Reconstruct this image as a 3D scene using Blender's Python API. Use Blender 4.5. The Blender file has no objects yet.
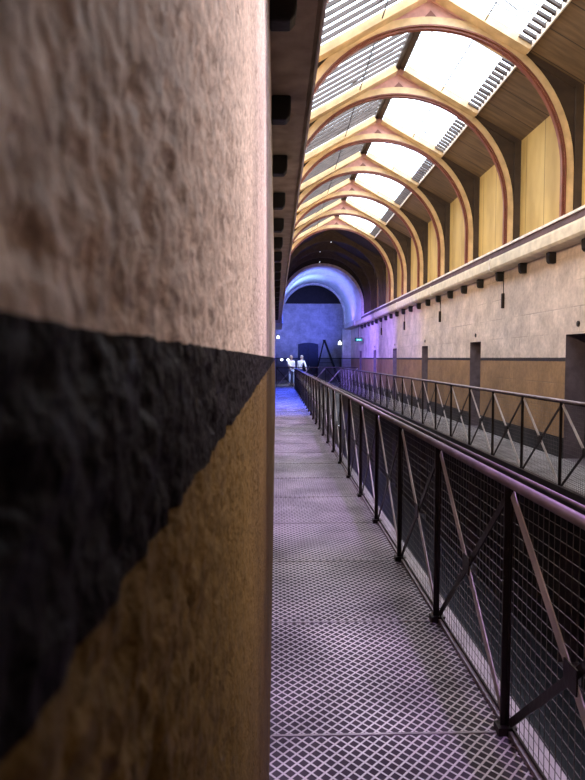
import bpy, bmesh, math, random
from mathutils import Vector, noise
random.seed(7)
E = 1.61                      # eye height above the walkway
COL = bpy.context.scene.collection
PI = math.pi

# ------------------------------------------------------------------ materials
def mat(name, color, rough=.7, metal=0., noise_amt=.25, nscale=6., bump=.15, bscale=40., emit=None, estr=0.):
    m = bpy.data.materials.new(name); m.use_nodes = True
    nt = m.node_tree; N = nt.nodes; L = nt.links
    b = N['Principled BSDF']
    b.inputs['Roughness'].default_value = rough; b.inputs['Metallic'].default_value = metal
    tc = N.new('ShaderNodeTexCoord')
    n = N.new('ShaderNodeTexNoise'); n.inputs['Scale'].default_value = nscale; n.inputs['Detail'].default_value = 5
    L.new(tc.outputs['Object'], n.inputs['Vector'])
    r = N.new('ShaderNodeValToRGB')
    c = color
    r.color_ramp.elements[0].position = .3; r.color_ramp.elements[1].position = .7
    r.color_ramp.elements[0].color = (*[x*(1-noise_amt) for x in c], 1)
    r.color_ramp.elements[1].color = (*[min(1, x*(1+noise_amt)) for x in c], 1)
    L.new(n.outputs['Fac'], r.inputs['Fac']); L.new(r.outputs['Color'], b.inputs['Base Color'])
    if bump:
        n2 = N.new('ShaderNodeTexNoise'); n2.inputs['Scale'].default_value = bscale; n2.inputs['Detail'].default_value = 4
        L.new(tc.outputs['Object'], n2.inputs['Vector'])
        bp = N.new('ShaderNodeBump'); bp.inputs['Strength'].default_value = bump; bp.inputs['Distance'].default_value = .02
        L.new(n2.outputs['Fac'], bp.inputs['Height']); L.new(bp.outputs['Normal'], b.inputs['Normal'])
    if emit:
        b.inputs['Emission Color'].default_value = (*emit, 1); b.inputs['Emission Strength'].default_value = estr
    return m

class G:
    """tiny node helper"""
    def __init__(s, name):
        s.m = bpy.data.materials.new(name); s.m.use_nodes = True
        s.N = s.m.node_tree.nodes; s.L = s.m.node_tree.links; s.b = s.N['Principled BSDF']
        s.tc = s.N.new('ShaderNodeTexCoord')
        s.sep = s.N.new('ShaderNodeSeparateXYZ'); s.L.new(s.tc.outputs['Object'], s.sep.inputs[0])
    def put(s, sock, v):
        if isinstance(v, (int, float)): sock.default_value = v
        elif isinstance(v, tuple): sock.default_value = (*v, 1) if len(v) == 3 else v
        else: s.L.new(v, sock)
    def math(s, op, a, b=0., c=0.):
        n = s.N.new('ShaderNodeMath'); n.operation = op
        for i, v in enumerate((a, b, c)): s.put(n.inputs[i], v)
        return n.outputs[0]
    def noise(s, scale, detail=4, vec=None, rough=.5):
        n = s.N.new('ShaderNodeTexNoise'); n.inputs['Scale'].default_value = scale; n.inputs['Detail'].default_value = detail
        n.inputs['Roughness'].default_value = rough
        s.L.new(vec or s.tc.outputs['Object'], n.inputs['Vector']); return n.outputs['Fac']
    def mapping(s, scale):
        n = s.N.new('ShaderNodeMapping'); n.inputs['Scale'].default_value = scale
        s.L.new(s.tc.outputs['Object'], n.inputs['Vector']); return n.outputs[0]
    def mix(s, f, a, b):
        n = s.N.new('ShaderNodeMix'); n.data_type = 'RGBA'
        s.put(n.inputs['Factor'], f); s.put(n.inputs['A'], a); s.put(n.inputs['B'], b); return n.outputs['Result']
    def rng(s, v, a, b, c=0., d=1.):
        n = s.N.new('ShaderNodeMapRange'); s.put(n.inputs[0], v)
        for i, x in enumerate((a, b, c, d)): n.inputs[i+1].default_value = x
        return n.outputs[0]
    def bump(s, h, strength=.5, dist=.01):
        n = s.N.new('ShaderNodeBump'); n.inputs['Strength'].default_value = strength; n.inputs['Distance'].default_value = dist
        s.put(n.inputs['Height'], h); s.L.new(n.outputs[0], s.b.inputs['Normal'])

BAND_T, BAND_B = E+.006, E-.054
def painted_wall(name, up, band, low, blocks, wob, nsc):
    g = G(name); z = g.sep.outputs['Z']
    w = g.math('MULTIPLY', g.math('SUBTRACT', g.noise(nsc, 5), .5), wob)
    zz = g.math('ADD', z, w)
    n1 = g.noise(2.2, 6); n2 = g.noise(nsc*1.3, 6, rough=.65)
    v = g.rng(n1, .3, .7, .72, 1.18); v2 = g.rng(n2, .3, .7, .8 if blocks else .55, 1.15 if blocks else 1.3)
    vv = g.math('MULTIPLY', v, v2)
    def shade(c):
        n = g.N.new('ShaderNodeMix'); n.data_type = 'RGBA'; n.blend_type = 'MULTIPLY'; n.inputs['Factor'].default_value = 1
        n.inputs['A'].default_value = (*c, 1)
        cc = g.N.new('ShaderNodeCombineColor'); [g.L.new(vv, cc.inputs[i]) for i in range(3)]
        g.L.new(cc.outputs[0], n.inputs['B']); return n.outputs['Result']
    isup = g.math('GREATER_THAN', zz, BAND_T); isdn = g.math('LESS_THAN', zz, BAND_B)
    c = g.mix(isup, band, shade(up)); c = g.mix(isdn, c, shade(low))
    h = g.noise(nsc*2, 6)
    if blocks:
        br = g.N.new('ShaderNodeTexBrick'); br.inputs['Scale'].default_value = 1
        br.inputs['Brick Width'].default_value = .9; br.inputs['Row Height'].default_value = .40
        br.inputs['Mortar Size'].default_value = .012; br.inputs['Mortar Smooth'].default_value = .6
        cb = g.N.new('ShaderNodeCombineXYZ'); g.L.new(g.sep.outputs[blocks], cb.inputs[0]); g.L.new(z, cb.inputs[1])
        g.L.new(cb.outputs[0], br.inputs['Vector'])
        patch = g.rng(g.noise(1.1, 3), .47, .66, 0, .45)
        mort = g.math('MULTIPLY', br.outputs['Fac'], patch)
        c = g.mix(mort, c, (.10, .075, .06))
        h = g.math('SUBTRACT', g.math('MULTIPLY', h, .6), mort)
    g.put(g.b.inputs['Base Color'], c); g.b.inputs['Roughness'].default_value = .62
    if not blocks: g.b.inputs['Specular IOR Level'].default_value = .08
    g.bump(h, .5, .015)
    return g.m

M = {}
M['wall'] = painted_wall('painted_masonry', (.60, .49, .42), (.02, .014, .018), (.28, .165, .08), 'Y', .014, 9)
M['nearwall'] = painted_wall('rough_plaster', (.66, .54, .48), (.006, .0045, .008), (.15, .095, .035), None, .003, 60)
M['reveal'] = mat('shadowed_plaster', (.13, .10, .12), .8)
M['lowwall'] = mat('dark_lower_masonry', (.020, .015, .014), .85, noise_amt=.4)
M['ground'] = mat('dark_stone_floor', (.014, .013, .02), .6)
M['board'] = None
g = G('wall_boards')       # cream boards with dark joints running up the wall
yy = g.math('ADD', g.sep.outputs['Y'], .31)
j = g.math('LESS_THAN', g.math('PINGPONG', yy, .38), .012)
nz = g.noise(1.6, 4, g.mapping((1, 1.6, .6)))
c = g.mix(g.rng(nz, .3, .7), (.33, .21, .06), (.52, .355, .12))
c = g.mix(g.math('MULTIPLY', j, .75), c, (.10, .06, .02))
g.put(g.b.inputs['Base Color'], c); g.b.inputs['Roughness'].default_value = .6
M['board'] = g.m
M['gold'] = mat('golden_timber', (.56, .40, .215), .45, noise_amt=.3, nscale=4, bump=.1)
M['red'] = mat('red_brown_timber', (.17, .05, .03), .45)
M['rose'] = mat('rose_painted_timber', (.50, .27, .24), .6)
M['darkwood'] = mat('dark_timber', (.045, .028, .018), .7)
M['brown'] = None
g = G('roof_boarding')
j = g.math('LESS_THAN', g.math('PINGPONG', g.sep.outputs['Y'], .3), .01)
c = g.mix(g.rng(g.noise(3, 5, g.mapping((.6, 4, .6))), .3, .7), (.085, .055, .03), (.17, .11, .06))
c = g.mix(j, c, (.03, .02, .012)); g.put(g.b.inputs['Base Color'], c); g.b.inputs['Roughness'].default_value = .75
M['brown'] = g.m
M['darkroof'] = mat('gloom_toned_boarding', (.022, .015, .012), .8)  # gloom beyond the skylights put into the boarding colour
M['cornice'] = mat('cream_cornice', (.60, .52, .40), .55, noise_amt=.18)
M['soffit'] = mat('brown_cornice_plaster', (.36, .29, .21), .75, noise_amt=.3)  # left cornice plaster, darker and browner than the right one
M['whiteline'] = mat('pale_ledge_edge', (.74, .68, .62), .5)
M['cable'] = mat('dark_ledge_strip', (.10, .06, .07), .7)
M['black'] = mat('black_iron', (.012, .012, .014), .55, .3)
M['iron'] = mat('dark_brown_iron', (.035, .026, .024), .45, .6, bump=.1)
M['steel'] = mat('pale_steel', (.66, .60, .56), .5, .3, bump=.05)
M['rail'] = mat('worn_handrail_steel', (.26, .21, .22), .5, .5, bump=.05)
M['wire'] = mat('grey_wire', (.15, .13, .125), .6, .3, bump=0)
M['kerb'] = mat('walkway_edge_plate', (.34, .29, .31), .45, .3)
M['bluewall'] = painted_wall('end_wall_brick', (.50, .48, .50), (.03, .03, .04), (.25, .24, .28), 'X', .01, 7)
M['vault'] = mat('smooth_vault_plaster', (.62, .60, .60), .6, noise_amt=.15)
M['archstone'] = mat('dressed_stone', (.50, .44, .44), .6)
M['door'] = mat('dark_cell_door', (.03, .028, .035), .5, .2)
M['navy'] = mat('navy_painted_door', (.025, .03, .07), .6)
M['bars'] = mat('skylight_bar', (.07, .055, .05), .5, .3)
M['emitw'] = mat('lit_white_lens', (.9, .9, .95), .4, emit=(.8, .88, 1), estr=3.5, bump=0)
M['green'] = mat('green_exit_face', (.0, .25, .16), .4, emit=(.05, .9, .55), estr=.6, bump=0)
M['exittext'] = mat('exit_lettering', (.8, 1, .9), .4, emit=(.7, 1, .85), estr=1.2, bump=0)
M['skin'] = mat('skin', (.55, .38, .30), .5, bump=0)
M['cloth_w'] = mat('white_cotton', (.85, .86, .9), .8, bump=0)
M['cloth_b'] = mat('pale_denim', (.35, .42, .60), .8, bump=0)
M['cloth_d'] = mat('dark_denim', (.05, .06, .12), .8, bump=0)
M['hair'] = mat('fair_hair', (.45, .38, .30), .6)
M['hair2'] = mat('grey_hair', (.55, .53, .52), .6)
M['shoe'] = mat('dark_shoe', (.04, .04, .05), .5)

# glass: clear, a little blue sheen
m = bpy.data.materials.new('skylight_glass'); m.use_nodes = True; nt = m.node_tree; nt.nodes.clear()
o_ = nt.nodes.new('ShaderNodeOutputMaterial'); mx = nt.nodes.new('ShaderNodeMixShader'); tr = nt.nodes.new('ShaderNodeBsdfTransparent')
gl = nt.nodes.new('ShaderNodeBsdfGlossy'); gl.inputs['Roughness'].default_value = .1; tr.inputs[0].default_value = (.92, .95, 1, 1)
mx.inputs[0].default_value = .05; nt.links.new(tr.outputs[0], mx.inputs[1]); nt.links.new(gl.outputs[0], mx.inputs[2]); nt.links.new(mx.outputs[0], o_.inputs[0])
M['glass'] = m

# expanded metal walkway plate
def tread(name, hi, lo, metal):
    g = G(name); s = .054
    x, y = g.sep.outputs['X'], g.sep.outputs['Y']
    u = g.math('PINGPONG', g.math('ADD', x, g.math('MULTIPLY', y, .95)), s/2)
    v = g.math('PINGPONG', g.math('SUBTRACT', x, g.math('MULTIPLY', y, .95)), s/2)
    d = g.math('MINIMUM', u, v)
    line = g.rng(d, .0042, .0078, 1, 0)
    wear = g.rng(g.noise(1.7, 5), .32, .68, .55, 1.25)
    c0 = g.mix(line, lo, hi)
    n = g.N.new('ShaderNodeMix'); n.data_type = 'RGBA'; n.blend_type = 'MULTIPLY'; n.inputs['Factor'].default_value = 1
    g.L.new(c0, n.inputs['A']); cc = g.N.new('ShaderNodeCombineColor'); [g.L.new(wear, cc.inputs[i]) for i in range(3)]
    g.L.new(cc.outputs[0], n.inputs['B']); g.put(g.b.inputs['Base Color'], n.outputs['Result'])
    g.b.inputs['Metallic'].default_value = metal
    g.put(g.b.inputs['Roughness'], g.mix(line, (.75, .75, .75), (.38, .38, .38)))
    g.put(g.b.inputs['Specular IOR Level'], g.rng(line, 0, 1, .05, .6))
    g.bump(line, .8, .004)
    return g.m
M['tread'] = tread('expanded_metal_plate', (.66, .57, .62), (.10, .08, .095), .35)
M['treadfar'] = tread('expanded_metal_plate_grey', (.50, .47, .47), (.16, .14, .14), .2)

# ------------------------------------------------------------------ mesh builder
class MB:
    def __init__(s): s.v = []; s.f = []
    def quad(s, a, b, c, d):
        n = len(s.v); s.v += [a, b, c, d]; s.f.append((n, n+1, n+2, n+3)); return s
    def box(s, x0, x1, y0, y1, z0, z1):
        n = len(s.v)
        s.v += [(x, y, z) for x in (x0, x1) for y in (y0, y1) for z in (z0, z1)]
        for f in ((0,1,3,2),(4,6,7,5),(0,4,5,1),(2,3,7,6),(0,2,6,4),(1,5,7,3)): s.f.append(tuple(n+i for i in f))
        return s
    def bar(s, p, q, w, h, up=(0,0,1)):
        p, q = Vector(p), Vector(q); d = (q-p).normalized(); upv = Vector(up)
        if abs(d.dot(upv)) > .98: upv = Vector((0,1,0))
        a = d.cross(upv).normalized()*w/2; b = a.cross(d).normalized()*h/2
        n = len(s.v)
        for e in (p, q):
            for i, k in ((-1,-1),(1,-1),(1,1),(-1,1)): s.v.append(tuple(e+a*i+b*k))
        for f in ((3,2,1,0),(4,5,6,7),(0,1,5,4),(1,2,6,5),(2,3,7,6),(3,0,4,7)): s.f.append(tuple(n+i for i in f))
        return s
    def tube(s, pts, r, seg=10, caps=True):
        pts = [Vector(p) for p in pts]; n0 = len(s.v); rs = r if isinstance(r, (list, tuple)) else [r]*len(pts)
        for i, p in enumerate(pts):
            d = (pts[min(i+1, len(pts)-1)]-pts[max(i-1, 0)]).normalized()
            u = Vector((0,0,1)) if abs(d.z) < .9 else Vector((0,1,0))
            a = d.cross(u).normalized(); b = a.cross(d)
            for k in range(seg):
                t = 2*PI*k/seg; s.v.append(tuple(p+(a*math.cos(t)+b*math.sin(t))*rs[i]))
        for i in range(len(pts)-1):
            for k in range(seg):
                a = n0+i*seg+k; b = n0+i*seg+(k+1)%seg; s.f.append((a, b, b+seg, a+seg))
        if caps:
            s.f.append(tuple(n0+k for k in range(seg))[::-1]); s.f.append(tuple(n0+(len(pts)-1)*seg+k for k in range(seg)))
        return s
    def prism_y(s, poly, y0, y1):
        """closed polygon (x,z) extruded along y"""
        n = len(s.v); k = len(poly)
        s.v += [(x, y0, z) for x, z in poly]+[(x, y1, z) for x, z in poly]
        s.f.append(tuple(range(n, n+k))); s.f.append(tuple(range(n+2*k-1, n+k-1, -1)))
        for i in range(k):
            j = (i+1) % k; s.f.append((n+i, n+k+i, n+k+j, n+j))
        return s
    def strip_y(s, inner, outer, y0, y1, closed_ends=True):
        """band between two matching polylines (x,z), extruded in y"""
        n = len(s.v); k = len(inner)
        for P, y in ((inner, y0), (outer, y0), (inner, y1), (outer, y1)): s.v += [(x, y, z) for x, z in P]
        for i in range(k-1):
            a, b, c, d = n+i, n+k+i, n+2*k+i, n+3*k+i
            s.f += [(a, a+1, b+1, b), (c, d, d+1, c+1), (a, c, c+1, a+1), (b, b+1, d+1, d)]
        if closed_ends:
            for i in (0, k-1): s.f.append((n+i, n+k+i, n+3*k+i, n+2*k+i))
        return s
    def ell(s, c, rx, ry, rz, nu=14, nv=10, f=None):
        n = len(s.v)
        for j in range(nv+1):
            ph = -PI/2+PI*j/nv
            for i in range(nu):
                t = 2*PI*i/nu; p = Vector((math.cos(t)*math.cos(ph), math.sin(t)*math.cos(ph), math.sin(ph)))
                if f: p = f(p)
                s.v.append((c[0]+p.x*rx, c[1]+p.y*ry, c[2]+p.z*rz))
        for j in range(nv):
            for i in range(nu):
                a = n+j*nu+i; b = n+j*nu+(i+1)%nu; s.f.append((a, b, b+nu, a+nu))
        return s
    def build(s, name, m, parent=None, smooth=False, bevel=0.):
        me = bpy.data.meshes.new(name); off = Vector(parent.matrix_world.translation) if parent else Vector()
        off = wloc(parent) if parent else Vector()
        me.from_pydata([tuple(Vector(v)-off) for v in s.v], [], s.f); me.validate(); 
        bm = bmesh.new(); bm.from_mesh(me); bmesh.ops.recalc_face_normals(bm, faces=bm.faces); bm.to_mesh(me); bm.free()
        me.materials.append(m)
        if smooth:
            for p in me.polygons: p.use_smooth = True
        o = bpy.data.objects.new(name, me); COL.objects.link(o)
        if parent: o.parent = parent
        if bevel:
            b = o.modifiers.new('bevel', 'BEVEL'); b.width = bevel; b.segments = 2; b.limit_method = 'ANGLE'
        return o
def wloc(o):
    v = Vector(o.location)
    return v+wloc(o.parent) if o.parent else v
def tag(o, label=None, cat=None, group=None, kind=None):
    if label: o['label'] = label
    if cat: o['category'] = cat
    if group: o['group'] = group
    if kind: o['kind'] = kind
    return o
def empty(name, loc, label=None, cat=None, group=None, kind=None):
    o = bpy.data.objects.new(name, None); COL.objects.link(o); o.location = loc; o.empty_display_size = .1
    return tag(o, label, cat, group, kind)
def copy_tree(o, parent=None):
    c = o.copy(); COL.objects.link(c)
    if parent: c.parent = parent
    for ch in [x for x in bpy.data.objects if x.parent is o]: copy_tree(ch, c)
    return c
def struct(name, mb, m, label, cat, **k): return tag(mb.build(name, m, **k), label, cat, kind='structure')
ORD = ['first','second','third','fourth','fifth','sixth','seventh','eighth','ninth','tenth','eleventh','twelfth','thirteenth','fourteenth','fifteenth','sixteenth','seventeenth','eighteenth','nineteenth','twentieth','twenty-first','twenty-second','twenty-third','twenty-fourth','twenty-fifth','twenty-sixth','twenty-seventh','twenty-eighth','twenty-ninth','thirtieth','thirty-first','thirty-second','thirty-third']

# ------------------------------------------------------------------ dimensions
W = 4.6                       # right wall, from the camera plane
XC = 2.285                    # centre line of the hall
CORN = E+1.74                 # underside of the cornice
LEDGE = E+2.12                # top of the ledge
EAVE, RIDGE = E+4.06, E+5.36
Y0, YA, YB, YC = -1.6, 30.0, 37.0, 44.0   # back wall, end arch front, end arch back, far wall
LOW = -3.35                   # ground floor
XR = .975                     # near railing
XF = 3.475                     # far railing

# ------------------------------------------------------------------ left wall (the camera is pressed against it)
def ax(z):                    # wall leans very slightly
    t = (z-E)/1.7
    return -(.036-.009*min(1, t*t))
ys = [-1.6, -.9, -.5, -.3, -.18, -.1, -.05, -.01, .02]
y = .034
while y < 3.2: ys.append(y); y *= 1.0155
while y < YA: ys.append(y); y *= 1.12
ys.append(YA)
dz = [0.0]; d = .0012
while dz[-1] < 1.75:
    dz.append(dz[-1]+d); d = min(.06, max(.0012, dz[-1]*.018))
zs = sorted(set([E+q for q in dz if E+q < CORN]+[E-q for q in dz if E-q > -.15]+[CORN, -.15]))
vv = []; ff = []
def nz(y, z):
    f = min(1, max(0, (3.5-y)/2))
    p = Vector((0, y, z))
    a = noise.noise(p*38)*.0026+noise.noise(p*95)*.0019+noise.noise(p*230+Vector((3,1,7)))*.0006
    pit = max(0, noise.noise(p*55+Vector((9,2,4)))-.28)*-.008
    big = noise.noise(p*6)*.0016
    groove = -.0035*math.exp(-((y-.47-.01*noise.noise(p*8))/.018)**2)-.003*math.exp(-((y-1.15)/.03)**2)
    strata = noise.noise(Vector((1, y*60, z*14)))*.0012
    near = min(1, max(.35, (y-.02)/.1))
    return (a+pit+big+groove+strata)*near*(.4+.6*f)
for yv in ys:
    for zv in zs: vv.append((ax(zv)+nz(yv, zv), yv, zv))
nzs = len(zs)
for i in range(len(ys)-1):
    for k in range(nzs-1):
        a = i*nzs+k; ff.append((a, a+nzs, a+nzs+1, a+1))
mb = MB(); mb.v = vv; mb.f = ff
struct('wall_left', mb, M['nearwall'], 'rough plastered wall close beside the camera with dark painted band', 'wall', smooth=True)
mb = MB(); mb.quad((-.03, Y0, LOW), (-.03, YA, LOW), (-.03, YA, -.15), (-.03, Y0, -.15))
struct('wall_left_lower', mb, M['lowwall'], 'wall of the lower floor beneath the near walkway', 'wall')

# ------------------------------------------------------------------ right wall with cell doorways
door_y = [4.36+4.7*k for k in range(7)]          # 4.55 .. 32.4
def right_wall(zb, zt, dh, name, label, m):
    mb = MB(); REV = MB(); hw = .37; prev = Y0
    for dy in door_y:
        a, b = dy-hw, dy+hw
        mb.quad((W, prev, zb), (W, a, zb), (W, a, zt), (W, prev, zt))
        mb.quad((W, a, dh), (W, b, dh), (W, b, zt), (W, a, zt))
        D = W+.42
        rv = REV; rv.quad((W, a, zb), (D, a, zb), (D, a, dh), (W, a, dh)); rv.quad((W, b, zb), (D, b, zb), (D, b, dh), (W, b, dh))
        rv.quad((W, a, dh), (D, a, dh), (D, b, dh), (W, b, dh)); rv.quad((W, a, zb), (D, a, zb), (D, b, zb), (W, b, zb))
        rv.quad((D, a, zb), (D, b, zb), (D, b, dh), (D, a, dh))
        prev = b
    mb.quad((W, prev, zb), (W, YB, zb), (W, YB, zt), (W, prev, zt))
    o = struct(name, mb, m, label, 'wall')
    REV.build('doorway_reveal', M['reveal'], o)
    return o
right_wall(0, CORN+.4, E+.37, 'wall_right', 'cream over brown painted masonry wall pierced by cell doorways', M['wall'])
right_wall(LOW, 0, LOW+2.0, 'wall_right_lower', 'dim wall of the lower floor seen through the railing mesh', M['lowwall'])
n = 1
for lvl, zb, zt in ((0, 0, E+.37), (1, LOW, LOW+2.0)):
    for i, dy in enumerate(door_y):
        if lvl and i > 3: continue
        t = empty(f'door_{n}', (W+.36, dy, zb), None, None, None, 'structure')
        tag(t, f'dark iron cell door in the {"upper" if not lvl else "lower"} floor recess, {ORD[i]} along the right wall', 'door')
        t = MB().box(W+.33, W+.38, dy-.355, dy+.355, zb+.01, zt-.01).build('door_leaf', M['door'], t)
        mb = MB()
        for q in (.35, 1.0, 1.65): mb.box(W+.322, W+.331, dy-.34, dy+.34, zb+q-.03, zb+q+.03)
        mb.build('iron_strap', M['black'], t)
        MB().box(W+.315, W+.331, dy-.1, dy+.1, zb+1.25, zb+1.43).build('door_hatch', M['iron'], t)
        MB().tube([(W+.325, dy-.28, zb+.95), (W+.29, dy-.28, zb+.95), (W+.29, dy-.28, zb+1.1), (W+.325, dy-.28, zb+1.1)], .01, 6).build('door_handle', M['steel'], t)
        n += 1
# dark skirting on the far walkway
prev = Y0; k = 1
for dy in door_y+[99]:
    a = min(dy-.37, YB)
    struct(f'baseboard_{"right"}' + ('' if k == 1 else f'_{k}'), MB().box(W-.012, W+.0, prev, a, 0, .33), M['band'] if 'band' in M else M['black'], 'dark painted skirting along the foot of the right wall', 'skirting')
    prev = dy+.37; k += 1

# upper walls above the cornice
struct('wall_right_upper', MB().quad((W, Y0, CORN+.4), (W, YA, CORN+.4), (W, YA, EAVE+.1), (W, Y0, EAVE+.1)), M['board'], 'ochre boarded wall between the arch posts above the right cornice', 'wall')
struct('wall_left_upper', MB().quad((-.03, Y0, CORN), (-.03, YA, CORN), (-.03, YA, EAVE+.1), (-.03, Y0, EAVE+.1)), M['board'], 'ochre boarded wall above the left cornice', 'wall')
struct('wall_back', MB().quad((-.1, Y0, LOW), (W, Y0, LOW), (W, Y0, RIDGE+.2), (-.1, Y0, RIDGE+.2)), M['wall'], 'masonry wall behind the camera', 'wall')

# ------------------------------------------------------------------ cornices
def cornice(side):
    if side == 'right': X = lambda d: W-d
    else: X = lambda d: -.03+d
    o = empty(f'trim_{1 if side=="right" else 2}', (X(0), 15, CORN), f'long cream plaster cornice running along the {side} wall' if side == 'right' else 'shadowed cornice overhanging the near walkway on the left wall', 'cornice', None, 'structure')
    y1 = 32.3 if side == 'right' else YA
    pr = .31 if side == 'right' else .268
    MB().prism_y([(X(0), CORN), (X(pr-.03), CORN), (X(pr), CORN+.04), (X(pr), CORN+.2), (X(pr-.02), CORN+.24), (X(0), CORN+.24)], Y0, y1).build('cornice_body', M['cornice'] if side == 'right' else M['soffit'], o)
    MB().box(min(X(0), X(pr-.01)), max(X(0), X(pr-.01)), Y0, y1, CORN+.24, LEDGE-.04).build('ledge_strip', M['cable'], o)
    MB().box(min(X(0), X(pr+.015)), max(X(0), X(pr+.015)), Y0, y1, LEDGE-.04, LEDGE).build('ledge_edge', M['whiteline'], o)
    if side == 'left':
        MB().box(X(pr)-.002, X(pr)+.012, Y0, y1, CORN-.012, CORN+.05).build('cornice_lip', M['whiteline'], o)  # highlight along the lip put into its paler colour
cornice('right'); cornice('left')

# corbels
def corbel_mesh(sgn):
    mb = MB(); pts = []
    w, h = .13, (.185 if sgn < 0 else .16)
    poly = [(0, 0), (sgn*w, 0), (sgn*w, -.09), (sgn*w*.95, -h*.8), (sgn*w*.75, -h), (0, -h)]
    mb.prism_y(poly, -.055, .055)
    return mb
for side, sgn, X in (('right', -1, W), ('left', 1, -.028)):
    proto = corbel_mesh(sgn).build('mounted_bracket', M['black'], None, bevel=.012)
    ysC = [8.72+1.15*k for k in range(21)] if side == 'right' else [2.95+1.17*k for k in range(20)]
    for i, y in enumerate(ysC):
        o = proto if i == 0 else copy_tree(proto)
        o.location = (X, y, CORN-.001)
        tag(o, (f'black iron bracket under the right-hand cream cornice, {ORD[i]} from the photo edge' if side == 'right'
            else f'black iron bracket beneath the dark overhang of the left wall, {ORD[i]} from the camera'), 'bracket', f'iron brackets under the {side} cornice')

# conduits with drop and strap on the right wall, round vents above doors
for i, y in enumerate((12.05, 16.7, 21.35, 26.0)):
    t = empty('wall_conduit', (W-.02, y, E+1.0), f'thin conduit ending in a dark box on the right wall, {ORD[i]} from the right', 'conduit', 'conduits dropping from the cornice')
    MB().tube([(W-.02, y, CORN), (W-.02, y, E+1.3)], .009, 6).build('pipe', M['iron'], t)
    MB().box(W-.06, W, y-.022, y+.022, E+1.0, E+1.3).build('junction_box', M['iron'], t, bevel=.005)
    s_ = empty('cornice_strap', (W-.31, y-.02, CORN+.1), f'pale strap wrapped over the cornice, {ORD[i]} from the right', 'strap', 'straps over the right cornice')
    mb = MB(); mb.tube([(W-.24, y-.02, CORN-.012), (W-.29, y-.02, CORN-.012), (W-.325, y-.02, CORN+.03), (W-.325, y-.02, CORN+.22), (W-.26, y-.02, CORN+.27), (W-.26, y-.02, LEDGE+.01)], .011, 6)
    mb.build('strap_band', M['whiteline'], s_)
for i, dy in enumerate(door_y[1:6]):
    t = empty('round_vent', (W, dy-.02, E+.52), f'small round dark vent above the {ORD[i]} visible cell doorway from the right', 'vent', 'round vents above the cell doors')
    MB().tube([(W-.014, dy-.02, E+.52), (W, dy-.02, E+.52)], .045, 16).build('vent_plate', M['iron'], t)
    MB().tube([(W-.018, dy-.02, E+.52), (W-.013, dy-.02, E+.52)], .026, 14).build('vent_hole', M['black'], t)

# ------------------------------------------------------------------ walkways
struct('floor', MB().box(-.03, XR+.012, Y0, 33.4, -.05, 0), M['tread'], 'diamond-patterned metal walkway floor running along the left wall', 'floor')
struct('floor_far_walkway', MB().box(XF, W, Y0, 33.4, -.05, 0), M['treadfar'], 'grey metal floor of the walkway across the void', 'floor')
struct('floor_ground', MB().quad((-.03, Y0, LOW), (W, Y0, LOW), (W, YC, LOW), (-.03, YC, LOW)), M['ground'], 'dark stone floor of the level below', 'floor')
struct('floor_end_bridge', MB().box(-3, 8, 33.4, YC, -.06, -.001), M['treadfar'], 'blue-lit floor of the cross bridge at the far end', 'floor')
PY = [.37+1.1*k for k in range(28)]     # post stations .. 30.07
mb = MB()
for y in [.277+1.1*k for k in range(30)]: mb.box(-.02, XR-.02, y-.006, y+.006, 0, .004)
struct('trim_3', mb, M['kerb'], 'pale cross joints between the walkway floor plates', 'floor joint')
struct('trim_4', MB().box(XR+.012, XR+.125, Y0, 31.2, -.16, .022), M['kerb'], 'pale raised edge plate of the near walkway', 'walkway edge')
struct('trim_5', MB().box(XF-.04, XF, Y0, 33.4, -.2, .05), M['iron'], 'dark edge beam of the far walkway', 'walkway edge')
mb = MB()
for y in [.277+2.2*k for k in range(15)]:
    mb.box(-.03, XR, y-.04, y+.04, -.2, -.05); mb.box(XF, W, y-.04, y+.04, -.2, -.05)
struct('trim_6', mb, M['iron'], 'dark iron joists under both walkways', 'joist')

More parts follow.
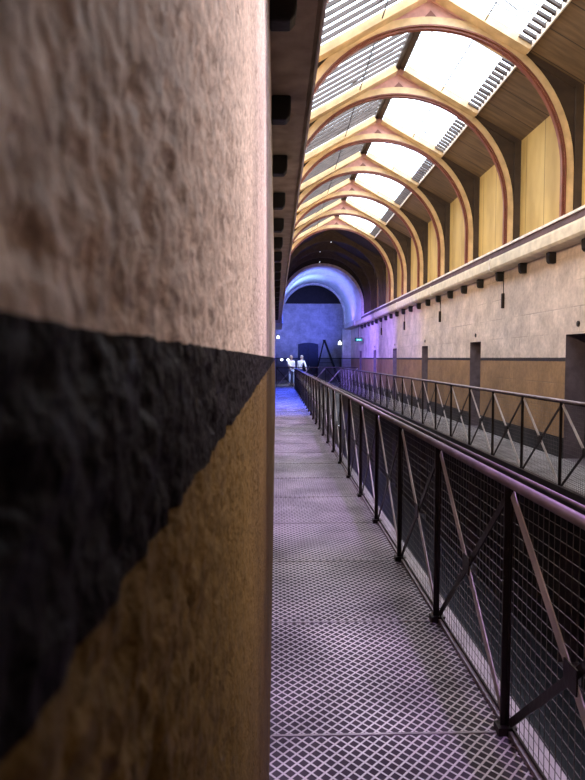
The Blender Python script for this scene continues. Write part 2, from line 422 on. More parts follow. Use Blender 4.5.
RH = 1.09
def railing(X, ysP, label, along='y', two=True, group=None, mesh_step=.045, name='mesh_railing', Y=None):
    """railing along y at x=X, or along x at y=Y"""
    P = (lambda s, o, z: (X+o, s, z)) if along == 'y' else (lambda s, o, z: (s, Y-o, z))
    a, b = ysP[0], ysP[-1]
    t = empty(name, P(a, 0, 0), label, 'railing', group)
    MB().tube([P(a-.02, 0, RH), P(b+.02, 0, RH)], .021, 12).build('handrail', M['rail'], t, smooth=True)
    if two: MB().tube([P(a-.02, .085, RH+.004), P(b+.02, .085, RH+.004)], .009, 8).build('outer_rail', M['rail'], t, smooth=True)
    MB().bar(P(a, .045, RH-.03), P(b, .045, RH-.03), .05 if along == 'y' else .05, .012).build('rail_flange', M['iron'], t)
    MB().bar(P(a, .03, .035), P(b, .03, .035), .008, .014).build('bottom_rail', M['iron'], t)
    cache = {}
    for i, s in enumerate(ysP):
        def put(key, base, fn, m, s=s):
            # build once in place for the first station, then share its mesh data
            if key in cache:
                o = cache[key].copy(); COL.objects.link(o); o.parent = t
                o.location = Vector(P(s, 0, 0))-Vector(P(cache[key]['s0'], 0, 0)); 
                if 's0' in o: del o['s0']
            else:
                o = fn(s).build(base, m, t); o['s0'] = s; cache[key] = o
        put('p', 'post', lambda s: MB().bar(P(s, 0, -.02), P(s, 0, RH-.015), .026, .012, up=(0,1,0)).bar(P(s, .016, -.02), P(s, .016, RH-.015), .008, .03, up=(0,1,0)), M['iron'])
        put('pf', 'post_foot', lambda s: MB().box(*sorted((P(s-.03, -.03, 0)[0], P(s+.03, .05, 0)[0])), *sorted((P(s-.03, -.03, 0)[1], P(s+.03, .05, 0)[1])), 0, .035), M['iron'])
        if i < len(ysP)-1:
            L_ = ysP[1]-ysP[0]
            put('b1', 'brace', lambda s: MB().bar(P(s+L_-.02, .014, RH-.05), P(s+.03, .014, .05), .044, .006, up=(1,0,0) if along == 'y' else (0,1,0)), M['steel'])  # lit look of this diagonal put into its paler colour
            put('b2', 'brace', lambda s: MB().bar(P(s+.03, .022, RH-.05), P(s+L_-.02, .022, .05), .034, .006, up=(1,0,0) if along == 'y' else (0,1,0)), M['iron'])
            put('c', 'brace_plate', lambda s: MB().bar(P(s+L_/2-.045, .008, RH/2), P(s+L_/2+.045, .008, RH/2), .006, .09), M['iron'])
            def mesh(s):
                mb = MB(); q = s+.02
                while q < s+L_: mb.bar(P(q, .034, .02), P(q, .034, RH-.04), .0022, .0022); q += mesh_step
                z = .06
                while z < RH-.05: mb.bar(P(s, .037, z), P(s+L_, .037, z), .0024, .0024); z += .05
                return mb
            put('m', 'wire_mesh', mesh, M['wire'])
    for o in cache.values():
        if 's0' in o: del o['s0']
    return t
railing(XR, [.277+1.1*k for k in range(29)], 'near mesh railing with cross braces along the right edge of the walkway')
railing(XF, [.31+1.15*k for k in range(29)], 'far cross-braced mesh railing on the opposite side of the void', two=False)
railing(None, [0.02+.915*k for k in range(6)], 'blue-lit cross-braced railing across the far end of the void', along='x', Y=33.5, two=False)
# orient far railing: mesh on void side is fine as built

# ------------------------------------------------------------------ roof: arches every 2.3 m
AY = [2.2+2.3*k for k in range(10)]     # 2.3 .. 23.0
R_O, R_T, CY = 2.19, .14, E+2.83
def arc(r, n=40, a0=0, a1=PI): return [(XC+r*math.cos(a0+(a1-a0)*i/n), CY+r*math.sin(a0+(a1-a0)*i/n)) for i in range(n+1)]
def roofz(x): return RIDGE-.56*abs(x-XC)
def make_arch(y, mats, label, group, name='roof_arch'):
    gold, red, rose, dark = mats
    t = empty(name, (XC, y, LEDGE), label, 'roof arch', group)
    inn = [(XC+R_O-R_T, LEDGE)]+arc(R_O-R_T)+[(XC-R_O+R_T, LEDGE)]
    out = [(XC+R_O, LEDGE)]+arc(R_O)+[(XC-R_O, LEDGE)]
    MB().strip_y(inn, out, y-.055, y+.055).build('rib', gold, t, bevel=.008)
    i2 = [(XC+R_O-R_T-.03, LEDGE)]+arc(R_O-R_T-.03)+[(XC-R_O+R_T+.03, LEDGE)]
    i3 = [(XC+R_O-R_T+.004, LEDGE)]+arc(R_O-R_T+.004)+[(XC-R_O+R_T-.004, LEDGE)]
    MB().strip_y(i2, i3, y-.035, y+.035).build('soffit_strip', red, t)
    MB().strip_y([(XC+R_O-R_T+.0, LEDGE)]+arc(R_O-R_T)+[(XC-R_O+R_T, LEDGE)], [(XC+R_O-R_T+.022, LEDGE)]+arc(R_O-R_T+.022)+[(XC-R_O+R_T-.022, LEDGE)], y-.066, y+.066).build('soffit_moulding', red, t)
    # web between rib and rafters : rose near the ridge, dark at the haunches
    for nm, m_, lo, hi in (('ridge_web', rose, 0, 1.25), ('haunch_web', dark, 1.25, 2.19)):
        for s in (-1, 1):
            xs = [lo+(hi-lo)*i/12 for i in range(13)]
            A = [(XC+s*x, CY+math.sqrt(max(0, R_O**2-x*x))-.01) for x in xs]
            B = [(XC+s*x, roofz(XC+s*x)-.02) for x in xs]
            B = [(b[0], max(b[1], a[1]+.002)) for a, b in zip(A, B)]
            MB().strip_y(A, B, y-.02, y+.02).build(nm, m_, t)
    for s in (-1, 1):
        e = XC+s*2.3
        md = XC+s*1.42
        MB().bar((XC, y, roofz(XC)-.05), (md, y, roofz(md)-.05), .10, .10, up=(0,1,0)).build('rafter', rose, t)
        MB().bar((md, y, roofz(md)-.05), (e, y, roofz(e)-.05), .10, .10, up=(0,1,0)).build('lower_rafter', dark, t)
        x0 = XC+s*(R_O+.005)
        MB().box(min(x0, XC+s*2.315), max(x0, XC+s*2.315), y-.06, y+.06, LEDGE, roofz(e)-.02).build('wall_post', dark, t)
    MB().prism_y([(XC-.09, CY+R_O-.005), (XC+.09, CY+R_O-.005), (XC, CY+R_O+.09)], y-.045, y+.045).build('apex_block', red, t)
    return t
proto = None
for i, y in enumerate(AY):
    vis = i-3       # 9.2 is the first visible
    lab = f'golden timber roof arch spanning the hall, {ORD[vis]} fully seen counting from the camera' if vis >= 0 else 'golden timber roof arch overhead, before the first one the photo shows'
    if proto is None: proto = make_arch(y, (M['gold'], M['red'], M['rose'], M['darkwood']), lab, 'golden timber roof arches'); o = proto
    else: o = copy_tree(proto); o.location = (XC, y, LEDGE); o['label'] = lab
for i, y in enumerate((25.2, 27.4, 29.3)):  # gloom put into these arches by a dark colour replacing gold
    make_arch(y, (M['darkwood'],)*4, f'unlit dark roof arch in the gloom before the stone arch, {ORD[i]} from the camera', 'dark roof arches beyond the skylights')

# boarding and skylights
SX0, SX1 = .09, 1.44          # skylight from ridge (distance from centre)
for s, nm in ((1, 'right'), (-1, 'left')):
    SX1 = 1.44 if s == 1 else 2.1
    mb = MB()
    def sl(x, y, dz=0): return (XC+s*x, y, roofz(XC+s*x)+dz)
    def slab(mb, xa, xb, ya, yb, th=.07):
        a = [sl(xa, ya), sl(xb, ya), sl(xb, yb), sl(xa, yb)]; b = [sl(xa, ya, th), sl(xb, ya, th), sl(xb, yb, th), sl(xa, yb, th)]
        n0 = len(mb.v); mb.v += a+b
        for f in ((0,1,2,3),(7,6,5,4),(0,4,5,1),(1,5,6,2),(2,6,7,3),(3,7,4,0)): mb.f.append(tuple(n0+q for q in f))
    slab(mb, SX1, 2.42, Y0, 22.9)
    struct(f'ceiling_{nm}', mb, M['brown'], f'dark brown boarded roof slope below the {nm} skylights', 'roof')
    mb = MB(); slab(mb, 0, 2.42, 22.9, YA); struct(f'ceiling_dark_{nm}', mb, M['darkroof'], f'shade-coloured {nm} roof slope beyond the last skylight', 'roof')
    mb = MB(); slab(mb, 0, SX1, Y0, 4.5); struct(f'ceiling_near_{nm}', mb, M['brown'], f'boarded {nm} roof slope over the camera', 'roof')
    mb = MB()
    slab(mb, 0, SX0, 4.5, 22.9)
    struct(f'trim_ridge_{nm}', mb, M['darkwood'], f'dark ridge board on the {nm} slope', 'ridge board')
for bi in range(8):
    ya = 4.5+2.3*bi; yb = ya+2.3
    for s, nm in ((1, 'right'), (-1, 'left')):
        SX1 = 1.44 if s == 1 else 2.1
        def sl(x, y, dz=0): return (XC+s*x, y, roofz(XC+s*x)+dz)
        k = bi*2+(1 if s == 1 else 2)
        t = empty(f'window_{k}', sl((SX0+SX1)/2, (ya+yb)/2), f'{"broad bright" if s == 1 else "slatted"} skylight on the {nm} roof slope, bay {ORD[bi]} from the camera', 'skylight', None, 'structure')
        mb = MB()
        e = .12
        for yy_ in (ya+e+.02, yb-e-.02): mb.bar(sl(SX0, yy_, -.03), sl(SX1, yy_, -.03), .2, .12, up=(0,0,1))
        mb.build('side_frame', M['gold'], t)
        mb = MB(); mb.bar(sl(SX1, ya, -.01), sl(SX1, yb, -.01), .022, .08); mb.build('sill_frame', M['whiteline'], t)
        MB().quad(sl(SX0, ya, .06), sl(SX1, ya, .06), sl(SX1, yb, .06), sl(SX0, yb, .06)).build('pane', M['glass'], t)
        mb = MB(); q = ya+.26
        while q < yb-.22:
            mb.bar(sl(SX0, q, .04), sl(SX1, q, .04), .009 if s == 1 else .03, .010 if s == 1 else .05)
            q += .19 if s == 1 else .21
        mb.build('glazing_bars', M['bars'], t)
        mb = MB(); q = ya+.26
        while q < yb-.22 and s == 1:
            mb.bar(sl(SX1-.2, q, .0), sl(SX1, q, .0), .045, .04)
            q += .15
        if mb.v: mb.build('vent_slats', M['bars'], t)
        mb = MB(); mb.tube([sl(.75, ya+.12, -.06), sl(.75, yb-.12, -.06)], .010, 6)
        mb.tube([sl(.75, ya+1.5, -.06), sl(1.0, ya+1.5, -.10)], .008, 6); mb.tube([sl(.3, ya+1.15, -.06), sl(.75, ya+1.15, -.06)], .005, 6)
        mb.build('opening_rod', M['iron'], t)
        # daylight falling through the glazing
        ld = bpy.data.lights.new('daylight', 'AREA'); ld.shape = 'RECTANGLE'; ld.size = 2.3; ld.size_y = 1.7 if s == 1 else 2.4
        ld.energy = 70 if s == 1 else 58; ld.color = (1, .97, .98)
        lo = bpy.data.objects.new('daylight', ld); COL.objects.link(lo)
        lo.location = sl((SX0+SX1)/2, (ya+yb)/2, .45)
        d = Vector((s*.56, 0, 1)).normalized()      # roof normal (outward)
        # area lights emit along -Z ; X axis along the hall
        zax = d; xax = Vector((0, 1, 0)); yax = zax.cross(xax)
        from mathutils import Matrix
        lo.rotation_euler = Matrix((xax, yax, zax)).transposed().to_euler()

# ------------------------------------------------------------------ end arch and far hall
R2, CY2 = 1.97, E+2.59
def arc2(r, n=40): return [(XC+r*math.cos(PI*i/n), CY2+r*math.sin(PI*i/n)) for i in range(n+1)]
# cross wall above the arch (y = YA)
op = [(XC+R2, CORN+.3)]+arc2(R2)+[(XC-R2, CORN+.3)]
top = []
for x, z in op:
    top.append((x, RIDGE+.4))
mb = MB()
for i in range(1, len(op)-2):
    mb.quad((op[i][0], YA, op[i][1]), (op[i+1][0], YA, op[i+1][1]), (op[i+1][0], YA, RIDGE+.4), (op[i][0], YA, RIDGE+.4))
mb.quad((XC+R2, YA, CORN+.24), (W+.05, YA, CORN+.24), (W+.05, YA, RIDGE+.4), (XC+R2, YA, RIDGE+.4))
mb.quad((XC-R2, YA, CORN+.0), (-.1, YA, CORN+.0), (-.1, YA, RIDGE+.4), (XC-R2, YA, RIDGE+.4))
struct('wall_end_gable', mb, M['darkroof'], 'dark cross wall above the blue-lit stone arch', 'wall')
mb = MB(); mb.strip_y([(XC+R2, CORN+.3)]+arc2(R2)+[(XC-R2, CORN+.3)], [(XC+R2+.12, CORN+.3)]+arc2(R2+.12)+[(XC-R2-.12, CORN+.3)], YA-.09, YA+.05)
struct('trim_9', mb, M['archstone'], 'curved stone moulding framing the front of the blue-lit vault', 'arch moulding')
mb = MB(); mb.strip_y([(XC+R2-.1, CORN+.3)]+arc2(R2-.1)+[(XC-R2+.1, CORN+.3)], [(XC+R2, CORN+.3)]+arc2(R2)+[(XC-R2, CORN+.3)], YB-.2, YB+.1)
struct('trim_10', mb, M['archstone'], 'pale rim at the back edge of the blue-lit vault', 'arch moulding')
mb = MB(); pr = [(XC+R2, CORN+.2)]+arc2(R2)+[(XC-R2, CORN+.2)]
for i in range(len(pr)-1): mb.quad((pr[i][0], YA, pr[i][1]), (pr[i+1][0], YA, pr[i+1][1]), (pr[i+1][0], YB, pr[i+1][1]), (pr[i][0], YB, pr[i][1]))
struct('ceiling_vault', mb, M['vault'], 'blue-lit plaster barrel vault at the end of the hall', 'vault', smooth=True)
# impost slab under the vault sides
struct('trim_7', MB().box(W-.42, W, 32.3, YB, CORN+.02, CORN+.3), M['archstone'], 'stone impost ledge carrying the right side of the vault', 'impost')
struct('trim_8', MB().box(-.1, .34, YA, YB, CORN-.0, CORN+.3), M['archstone'], 'stone impost ledge carrying the left side of the vault', 'impost')
struct('wall_left_end', MB().box(-.1, -.03, YA, YB, LOW, CORN+.3), M['bluewall'], 'wall of the left side under the vault', 'wall')
# piers at the far mouth
struct('wall_pier_right', MB().box(4.08, W+.05, YB-.25, YB+.25, LOW, CORN+.05), M['bluewall'], 'pale stone pier at the right side of the far opening', 'pier')
mb = MB(); A_ = arc2(R2-.02)
for i in range(len(A_)-1): mb.quad((A_[i][0], YB+.02, A_[i][1]), (A_[i+1][0], YB+.02, A_[i+1][1]), (A_[i+1][0], YB+.02, 8.6), (A_[i][0], YB+.02, 8.6))
mb.quad((XC+R2-.02, YB+.02, CORN), (8, YB+.02, CORN), (8, YB+.02, 8.6), (XC+R2-.02, YB+.02, 8.6))
mb.quad((-3, YB+.02, CORN), (XC-R2+.02, YB+.02, CORN), (XC-R2+.02, YB+.02, 8.6), (-3, YB+.02, 8.6))
mb.quad((W, YB+.02, LOW), (8, YB+.02, LOW), (8, YB+.02, CORN), (W, YB+.02, CORN))
mb.quad((-3, YB+.02, LOW), (-.05, YB+.02, LOW), (-.05, YB+.02, CORN), (-3, YB+.02, CORN))
struct('wall_cross', mb, M['darkroof'], 'inner face of the cross wall behind the vault', 'wall')
# far wall : lit masonry below, its unlit top put in as a dark-coloured sheet
struct('wall_far', MB().quad((-3, YC, LOW), (8, YC, LOW), (8, YC, E+4.0), (-3, YC, E+4.0)), M['bluewall'], 'blue-lit masonry wall closing the far hall', 'wall')
struct('wall_far_upper', MB().quad((-3, YC-.05, E+3.95), (8, YC-.05, E+3.95), (8, YC-.05, 8.6), (-3, YC-.05, 8.6)), M['darkroof'], 'dark upper part of the far wall inside the arch', 'wall')
struct('ceiling_far', MB().quad((-3, YB, 8.6), (8, YB, 8.6), (8, YC, 8.6), (-3, YC, 8.6)), M['darkroof'], 'dark ceiling of the far hall', 'ceiling')
struct('wall_far_left', MB().quad((-3, YB, LOW), (-3, YC, LOW), (-3, YC, 8.6), (-3, YB, 8.6)), M['bluewall'], 'left side wall of the far hall', 'wall')
struct('wall_far_right', MB().quad((8, YB, LOW), (8, YC, LOW), (8, YC, 8.6), (8, YB, 8.6)), M['bluewall'], 'right side wall of the far hall', 'wall')
# navy door with a curved head in the far wall
t = empty('door_20', (2.35, YC, 0), 'dark navy double door with curved head in the far blue wall', 'door', None, 'structure')
hd = [(2.35+.74*c/8, E+1.0+.12*(1-(c/8)**2)) for c in range(-8, 9)]
MB().prism_y([(1.61, 0)]+hd+[(3.09, 0)], YC-.1, YC-.02).build('door_leaf', M['navy'], t)
MB().box(2.34, 2.36, YC-.115, YC-.1, .05, E+1.0).build('meeting_stile', M['black'], t)
for s in (-1, 1): MB().ell((2.35+s*.08, YC-.13, 1.0), .03, .03, .03, 8, 6).build('door_knob', M['steel'], t)
# A-frame stepladder
t = empty('step_ladder', (3.3, 40, 0), 'tall dark A-frame stepladder beside the navy door at the far end', 'ladder')
ap = Vector((3.2, 40, E+1.18))
for s in (-1, 1):
    MB().bar(tuple(ap+Vector((0, s*.05, 0))), (2.55, 40+s*.28, 0), .05, .07).build('rear_leg', M['black'], t)
    MB().bar(tuple(ap+Vector((.03, s*.12, 0))), (4.25, 40+s*.32, 0), .055, .11).build('front_leg', M['black'], t)
for i in range(1, 10):
    f = i/10; x = 3.23+(4.25-3.23)*f; z = ap.z*(1-f); d_ = .12+.2*f
    MB().box(x-.06, x+.06, 40-d_, 40+d_, z-.012, z+.012).build('step', M['black'], t)
MB().box(3.12, 3.3, 39.85, 40.15, ap.z-.02, ap.z+.03).build('top_plate', M['black'], t)
MB().bar((2.86, 40, 1.3), (3.72, 40, 1.3), .02, .03).build('spreader', M['black'], t)
# lamps at the far end
def bulb(name, loc, label, sz, m=M['emitw']):
    t = empty(name, loc, label, 'lamp')
    x, y, z = loc
    MB().box(x-sz*.9, x+sz*.9, y-.0, y+.05, z+sz*.9, z+sz*1.5).build('lamp_bracket', M['black'], t)
    MB().tube([(x, y-.06, z-sz), (x, y-.06, z-sz*.2), (x, y-.06, z+sz*.6), (x, y-.06, z+sz)], [sz*.95, sz*.9, sz*.5, sz*.3], 12).build('lamp_shade', m, t, smooth=True)
    return t
bulb('wall_lantern', (3.9, YB-.3, E+.93), 'bell-shaped white lantern glowing beside the right pier', .12)
bulb('wall_lantern', (.13, YB-.5, E+1.28), 'small white lantern glowing below the left impost', .1)
for i, x in enumerate((.42, .88)):
    t = empty('mounted_lamp', (x, YC-.05, E-.13), ['left of the two small round lamps glowing on the far wall behind the people', 'right of the two small round lamps glowing on the far wall behind the people'][i], 'lamp')
    MB().tube([(x, YC-.05, E-.13), (x, YC-.0, E-.13)], .14, 16).build('lamp_body', M['black'], t)
    MB().ell((x, YC-.06, E-.13), .11, .06, .09, 14, 8).build('lens', M['emitw'], t, smooth=True)
# exit sign
t = empty('exit_sign', (4.28, 31.2, E+.98), 'small green exit sign hanging under the end of the right cornice', 'sign')
MB().box(4.10, 4.50, 31.2, 31.26, E+.86, E+1.06).build('sign_box', M['black'], t)
MB().box(4.16, 4.47, 31.19, 31.2, E+.89, E+1.0).build('sign_face', M['green'], t)
MB().tube([(4.3, 31.23, E+1.06), (4.3, 31.23, CORN)], .012, 6).build('hanger', M['black'], t)
cu = bpy.data.curves.new('exit_letters', 'FONT'); cu.body = 'EXIT'; cu.size = .10; cu.align_x = 'CENTER'; cu.align_y = 'CENTER'; cu.extrude = .002
tmp = bpy.data.objects.new('tmp', cu); COL.objects.link(tmp); bpy.context.view_layer.update()
me = bpy.data.meshes.new_from_object(tmp.evaluated_get(bpy.context.evaluated_depsgraph_get())); bpy.data.objects.remove(tmp)
me.materials.clear(); me.materials.append(M['exittext'])
o = bpy.data.objects.new('exit_letters', me); COL.objects.link(o); o.parent = t; o.location = (.035, -.014, -.035); o.rotation_euler = (PI/2, 0, 0);
# small ceiling lamps in the dark part of the roof
for i, (x, y, z) in enumerate(((2.3, 25.2, E+4.82), (2.0, 27.4, E+4.8), (2.1, 29.0, E+4.6))):
    t = empty('ceiling_spotlight', (x, y, z), f'tiny pale spotlight in the dark part of the roof, {ORD[i]} from the camera', 'lamp', 'spotlights in the dark roof')
    MB().tube([(x, y, z+.07), (x, y, z)], .04, 10).build('lamp_can', M['black'], t)
    MB().tube([(x, y, z+.005), (x, y, z-.008)], .025, 10).build('lens', M['emitw'], t)

# ------------------------------------------------------------------ people on the bridge
def skinned(name, verts, edges, radii, m, parent, root=0, lvl=1):
    me = bpy.data.meshes.new(name); me.from_pydata(verts, edges, []); me.materials.append(m)
    o = bpy.data.objects.new(name, me); COL.objects.link(o); o.parent = parent
    sk = o.modifiers.new('skin', 'SKIN'); sk.use_smooth_shade = True
    me.skin_vertices[0] if me.skin_vertices else None
    d = me.skin_vertices[0].data
    for i, r in enumerate(radii): d[i].radius = (r, r) if isinstance(r, (int, float)) else r
    for i in range(len(verts)): d[i].use_root = (i == root)
    o.modifiers.new('sub', 'SUBSURF').levels = lvl; o.modifiers['sub'].render_levels = lvl
    return o
def person(loc, rz, label, J, top, trousers, hair, long_hair=False):
    t = empty('person', loc, label, 'person'); t.rotation_euler = (0, 0, rz)
    V = []; Eg = []; R_ = []; ix = {}
    def add(k, p, r, par=None):
        ix[k] = len(V); V.append(Vector(p)); R_.append(r)
        if par: Eg.append((ix[par], ix[k]))
    add('pel', J['pel'], (.15, .11)); add('sto', J['sto'], (.125, .1), 'pel'); add('che', J['che'], (.16, .11), 'sto')
    add('nkb', J['nkb'], (.07, .065), 'che'); add('nk', J['nk'], .05, 'nkb'); add('jaw', J['jaw'], (.06, .07), 'nk'); add('hd', J['hd'], (.078, .095), 'jaw'); add('crn', J['crn'], (.05, .06), 'hd')
    for s, k in ((-1, 'l'), (1, 'r')):
        add('sh'+k, J['sh'+k], .058, 'che'); add('el'+k, J['el'+k], .04, 'sh'+k); add('wr'+k, J['wr'+k], .026, 'el'+k)
        w = J['wr'+k]; e = J['el'+k]; d = (w-e).normalized(); side = d.cross(Vector((0, 1, .2))).normalized()
        add('pa'+k, w+d*.06, (.035, .018), 'wr'+k)
        for q, (ln, off) in enumerate(((.065, -.03), (.08, -.01), (.075, .01), (.058, .03))):
            add(f'f{q}'+k, w+d*.11+side*off, .0095, 'pa'+k); add(f'g{q}'+k, w+d*(.11+ln)+side*off*1.1+Vector((0, .012, 0)), .008, f'f{q}'+k)
        add('t1'+k, w+d*.05+side*-.045, .011, 'pa'+k); add('t2'+k, w+d*.095+side*-.062, .009, 't1'+k)
        add('hi'+k, J['hi'+k], .085, 'pel'); add('kn'+k, J['kn'+k], .055, 'hi'+k); add('an'+k, J['an'+k], .037, 'kn'+k); add('to'+k, J['an'+k]+Vector((0, -.13, -.05)), (.035, .025), 'an'+k)
    skinned('body', [tuple(v) for v in V], Eg, R_, M['skin'], t)
    hd = J['hd']; f = Vector((0, -1, 0))
    mb = MB()
    for s in (-1, 1): mb.ell(hd+Vector((s*.032, -.088, .0)), .012, .008, .007, 8, 6)
    mb.build('eyes', M['shoe'], None).parent = t
    mb = MB(); mb.ell(hd+Vector((0, -.098, -.025)), .012, .02, .022, 8, 6)
    for s in (-1, 1): mb.ell(hd+Vector((s*.082, 0, -.01)), .012, .02, .03, 8, 6)
    mb.build('nose_and_ears', M['skin'], None).parent = t
    mb = MB(); mb.ell(hd+Vector((0, -.088, -.058)), .024, .008, .006, 8, 6); mb.build('mouth', M['red'], None).parent = t
    mb = MB(); mb.ell(hd+Vector((0, .022, .03)), .094, .105, .1, 16, 12, lambda p: Vector((p.x, p.y if p.y > -.55 or p.z > .35 else -.1, p.z)))
    if long_hair: mb.ell(hd+Vector((0, .07, -.1)), .08, .05, .14, 12, 8)
    mb.build('hair', hair, None, smooth=True).parent = t
    # clothes follow the joints, a little thicker
    V2 = [J['pel']+Vector((0, 0, -.06)), J['sto'], J['che'], J['nkb']+Vector((0, 0, -.02))]; E2 = [(0, 1), (1, 2), (2, 3)]; R2_ = [(.175, .13), (.15, .118), (.18, .13), (.085, .08)]
    for k in 'lr':
        n0 = len(V2); V2 += [J['sh'+k], J['sh'+k].lerp(J['el'+k], .55), J['el'+k].lerp(J['wr'+k], .75)]; E2 += [(2, n0), (n0, n0+1), (n0+1, n0+2)]; R2_ += [.072, .06, .042]
    skinned('shirt', [tuple(v) for v in V2], E2, R2_, top, t)
    V3 = [J['pel']+Vector((0, 0, .02))]; E3 = []; R3 = [(.165, .125)]
    for k in 'lr':
        n0 = len(V3); V3 += [J['hi'+k], J['kn'+k], J['an'+k]+Vector((0, 0, .05))]; E3 += [(0, n0), (n0, n0+1), (n0+1, n0+2)]; R3 += [.102, .07, .055]
    skinned('trousers', [tuple(v) for v in V3], E3, R3, trousers, t)
    for k in 'lr':
        a = J['an'+k]
        mb = MB(); mb.ell(a+Vector((0, -.06, -.035)), .05, .14, .045, 12, 8, lambda p: Vector((p.x, p.y, max(p.z, -.6)))); mb.build('shoe', M['shoe'], None, smooth=True).parent = t
    return t
def joints(lean=0., armr=None, arml=None):
    Vv = Vector
    J = dict(pel=Vv((0, 0, .95)), sto=Vv((lean*.25, 0, 1.12)), che=Vv((lean*.6, 0, 1.33)), nkb=Vv((lean*.8, 0, 1.47)), nk=Vv((lean*.9, -.01, 1.53)), jaw=Vv((lean, -.02, 1.58)), hd=Vv((lean*1.05, -.015, 1.65)), crn=Vv((lean*1.1, 0, 1.71)),
        shl=Vv((lean*.65-.19, 0, 1.40)), shr=Vv((lean*.65+.19, 0, 1.40)), ell=Vv((lean*.5-.26, .02, 1.12)), elr=Vv((lean*.5+.26, .02, 1.12)), wrl=Vv((lean*.4-.25, -.1, .88)), wrr=Vv((lean*.4+.25, -.1, .88)),
        hil=Vv((-.1, 0, .88)), hir=Vv((.1, 0, .88)), knl=Vv((-.12, -.03, .5)), knr=Vv((.12, -.02, .5)), anl=Vv((-.13, .0, .09)), anr=Vv((.14, .02, .09)))
    if armr: J['elr'], J['wrr'] = Vv(armr[0]), Vv(armr[1])
    if arml: J['ell'], J['wrl'] = Vv(arml[0]), Vv(arml[1])
    return J
person((.88, 34.6, 0), .5, 'person in white top and pale trousers standing at the far end railing',
       joints(0, arml=((-.24, -.1, 1.16), (-.12, -.3, 1.12)), armr=((.22, .04, 1.12), (.2, -.06, .86))), M['cloth_w'], M['cloth_b'], M['hair'])
person((1.42, 35.4, 0), -.5, 'person in white top and dark trousers leaning sideways beside the other at the far railing',
       joints(.10, armr=((.40, -.08, 1.20), (.52, -.26, 1.04)), arml=((-.14, .05, 1.12), (-.12, -.1, .9))), M['cloth_w'], M['cloth_d'], M['hair2'], True)

# ------------------------------------------------------------------ lights
def light(kind, name, loc, energy, color, size=.1, target=None, cone=60, blend=.5):
    ld = bpy.data.lights.new(name, kind); ld.energy = energy; ld.color = color
    if kind == 'AREA': ld.size = size
    else: ld.shadow_soft_size = size
    if kind == 'SPOT': ld.spot_size = math.radians(cone); ld.spot_blend = blend
    o = bpy.data.objects.new(name, ld); COL.objects.link(o); o.location = loc
    if target: o.rotation_euler = (Vector(target)-Vector(loc)).to_track_quat('-Z', 'Y').to_euler()
    return o
WARM = (1, .72, .42); PUR = (.66, .42, 1.0); BLUE = (.04, .10, 1.0)
for y in (-.8, 3.5, 8, 12.5, 17, 21):        # warm uplights sitting on the left ledge
    light('SPOT', 'ledge_uplight', (.12, y, LEDGE+.12), 275, WARM, .05, (3.6, y+2.5, E+3.9), 125, .8)
for y, p in ((1.2, 950), (5.5, 1500), (10, 1700), (14.5, 1500), (19, 900)):    # violet floods under the ridge washing the walkway
    light('SPOT', 'violet_flood', (1.9, y, RIDGE-.5), p, PUR, .12, (.30, y+1.2, 0), 36, .9)
light('SPOT', 'wall_fill', (W-.15, 1.4, LEDGE+.1), 1750, (1, .82, .79), .05, (0, 1.32, E+.4), 29, .8)  # added unseen fill on the near wall; cone edge dims its closest part
light('SPOT', 'wall_fill', (W-.15, 4.0, LEDGE+.1), 100, (1, .80, .76), .05, (0, 3.4, E+.4), 44, .9)  # second added fill, further along the left wall
light('SPOT', 'soffit_bounce_fill', (4.2, 4.5, E+.9), 150, (1, .86, .62), .05, (.2, 7.5, CORN), 80, .8)  # added unseen spot standing in for bounce on the left soffit
for y in (4, 9, 14, 19):                     # soft floods on the left ledge washing the right wall below the cornice
    light('SPOT', 'wall_fill', (.12, y, LEDGE+.14), 120, (1, .70, .56), .05, (W, y+2, E+.4), 85, .8)
light('SPOT', 'blue_flood', (.7, 22.2, RIDGE-1.2), 9000, BLUE, .1, (.5, 21.5, 0), 50, .9)
light('SPOT', 'blue_flood', (.7, 17.6, RIDGE-1.2), 4500, (.08, .12, 1), .1, (.5, 18.4, 0), 44, .9)
light('SPOT', 'blue_flood', (.7, 26.6, RIDGE-1.2), 6000, BLUE, .1, (.5, 26, 0), 60, .9)
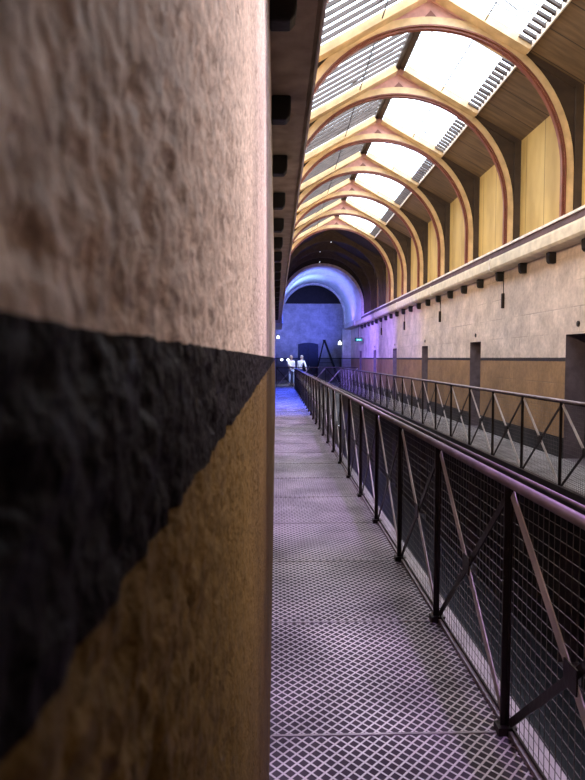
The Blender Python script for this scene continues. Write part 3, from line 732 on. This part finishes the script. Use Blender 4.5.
light('SPOT', 'blue_flood', (.9, 29.0, RIDGE-1.6), 6000, BLUE, .1, (.6, 30, 0), 60, .9)
for y, p in ((25.5, 4500), (21.5, 2600), (17.5, 800)):
    light('SPOT', 'blue_flood', (.2, y, LEDGE+.2), p, (.26, .17, 1.0), .08, (W, y+4.5, E+.2), 64, .9)
light('SPOT', 'vault_flood', (.6, 30.6, CORN+.45), 1500, (.16, .26, 1.0), .06, (2.0, 34, CY2+R2), 120, .9)
light('SPOT', 'vault_flood', (1.2, 33, CORN+.6), 500, (.4, .7, 1.0), .06, (1.5, 34, CY2+R2), 70, 1)
light('SPOT', 'vault_flood', (3.6, 33.4, CORN+.15), 110, (.34, .14, 1.0), .06, (4.2, 33, CY2+R2-1), 120, .8)
light('SPOT', 'wall_flood', (5.3, 38.0, 3.2), 1500, (.10, .13, 1.0), .1, (1.8, YC, 4.2), 60, 1)
light('SPOT', 'wall_flood', (-1.6, 38.0, 3.2), 900, (.30, .36, 1.0), .1, (1.6, YC, 4.2), 60, 1)
light('SPOT', 'bridge_flood', (1.8, 32.0, CY2+R2-.3), 2600, (.6, .68, 1.0), .08, (1.1, 34.8, 1.3), 26, .7)

w = bpy.data.worlds.new('sky'); bpy.context.scene.world = w; w.use_nodes = True
w.node_tree.nodes['Background'].inputs[0].default_value = (.85, .92, 1, 1); w.node_tree.nodes['Background'].inputs[1].default_value = 5

# ------------------------------------------------------------------ camera
cd = bpy.data.cameras.new('camera'); cam = bpy.data.objects.new('camera', cd); COL.objects.link(cam)
cd.sensor_fit = 'VERTICAL'; cd.sensor_height = 36; cd.lens = 600*36/780; cd.clip_start = .004; cd.clip_end = 200
cam.location = (0, 0, E)
cam.rotation_euler = (PI/2-math.atan(32/600), 0, -math.atan(16.5/600))
cd.dof.use_dof = True; cd.dof.focus_distance = 6.0; cd.dof.aperture_fstop = 18
bpy.context.scene.camera = cam
sc = bpy.context.scene
sc.view_settings.view_transform = 'Standard'; sc.view_settings.look = 'None'; sc.view_settings.exposure = 0
sc.cycles.use_denoising = True
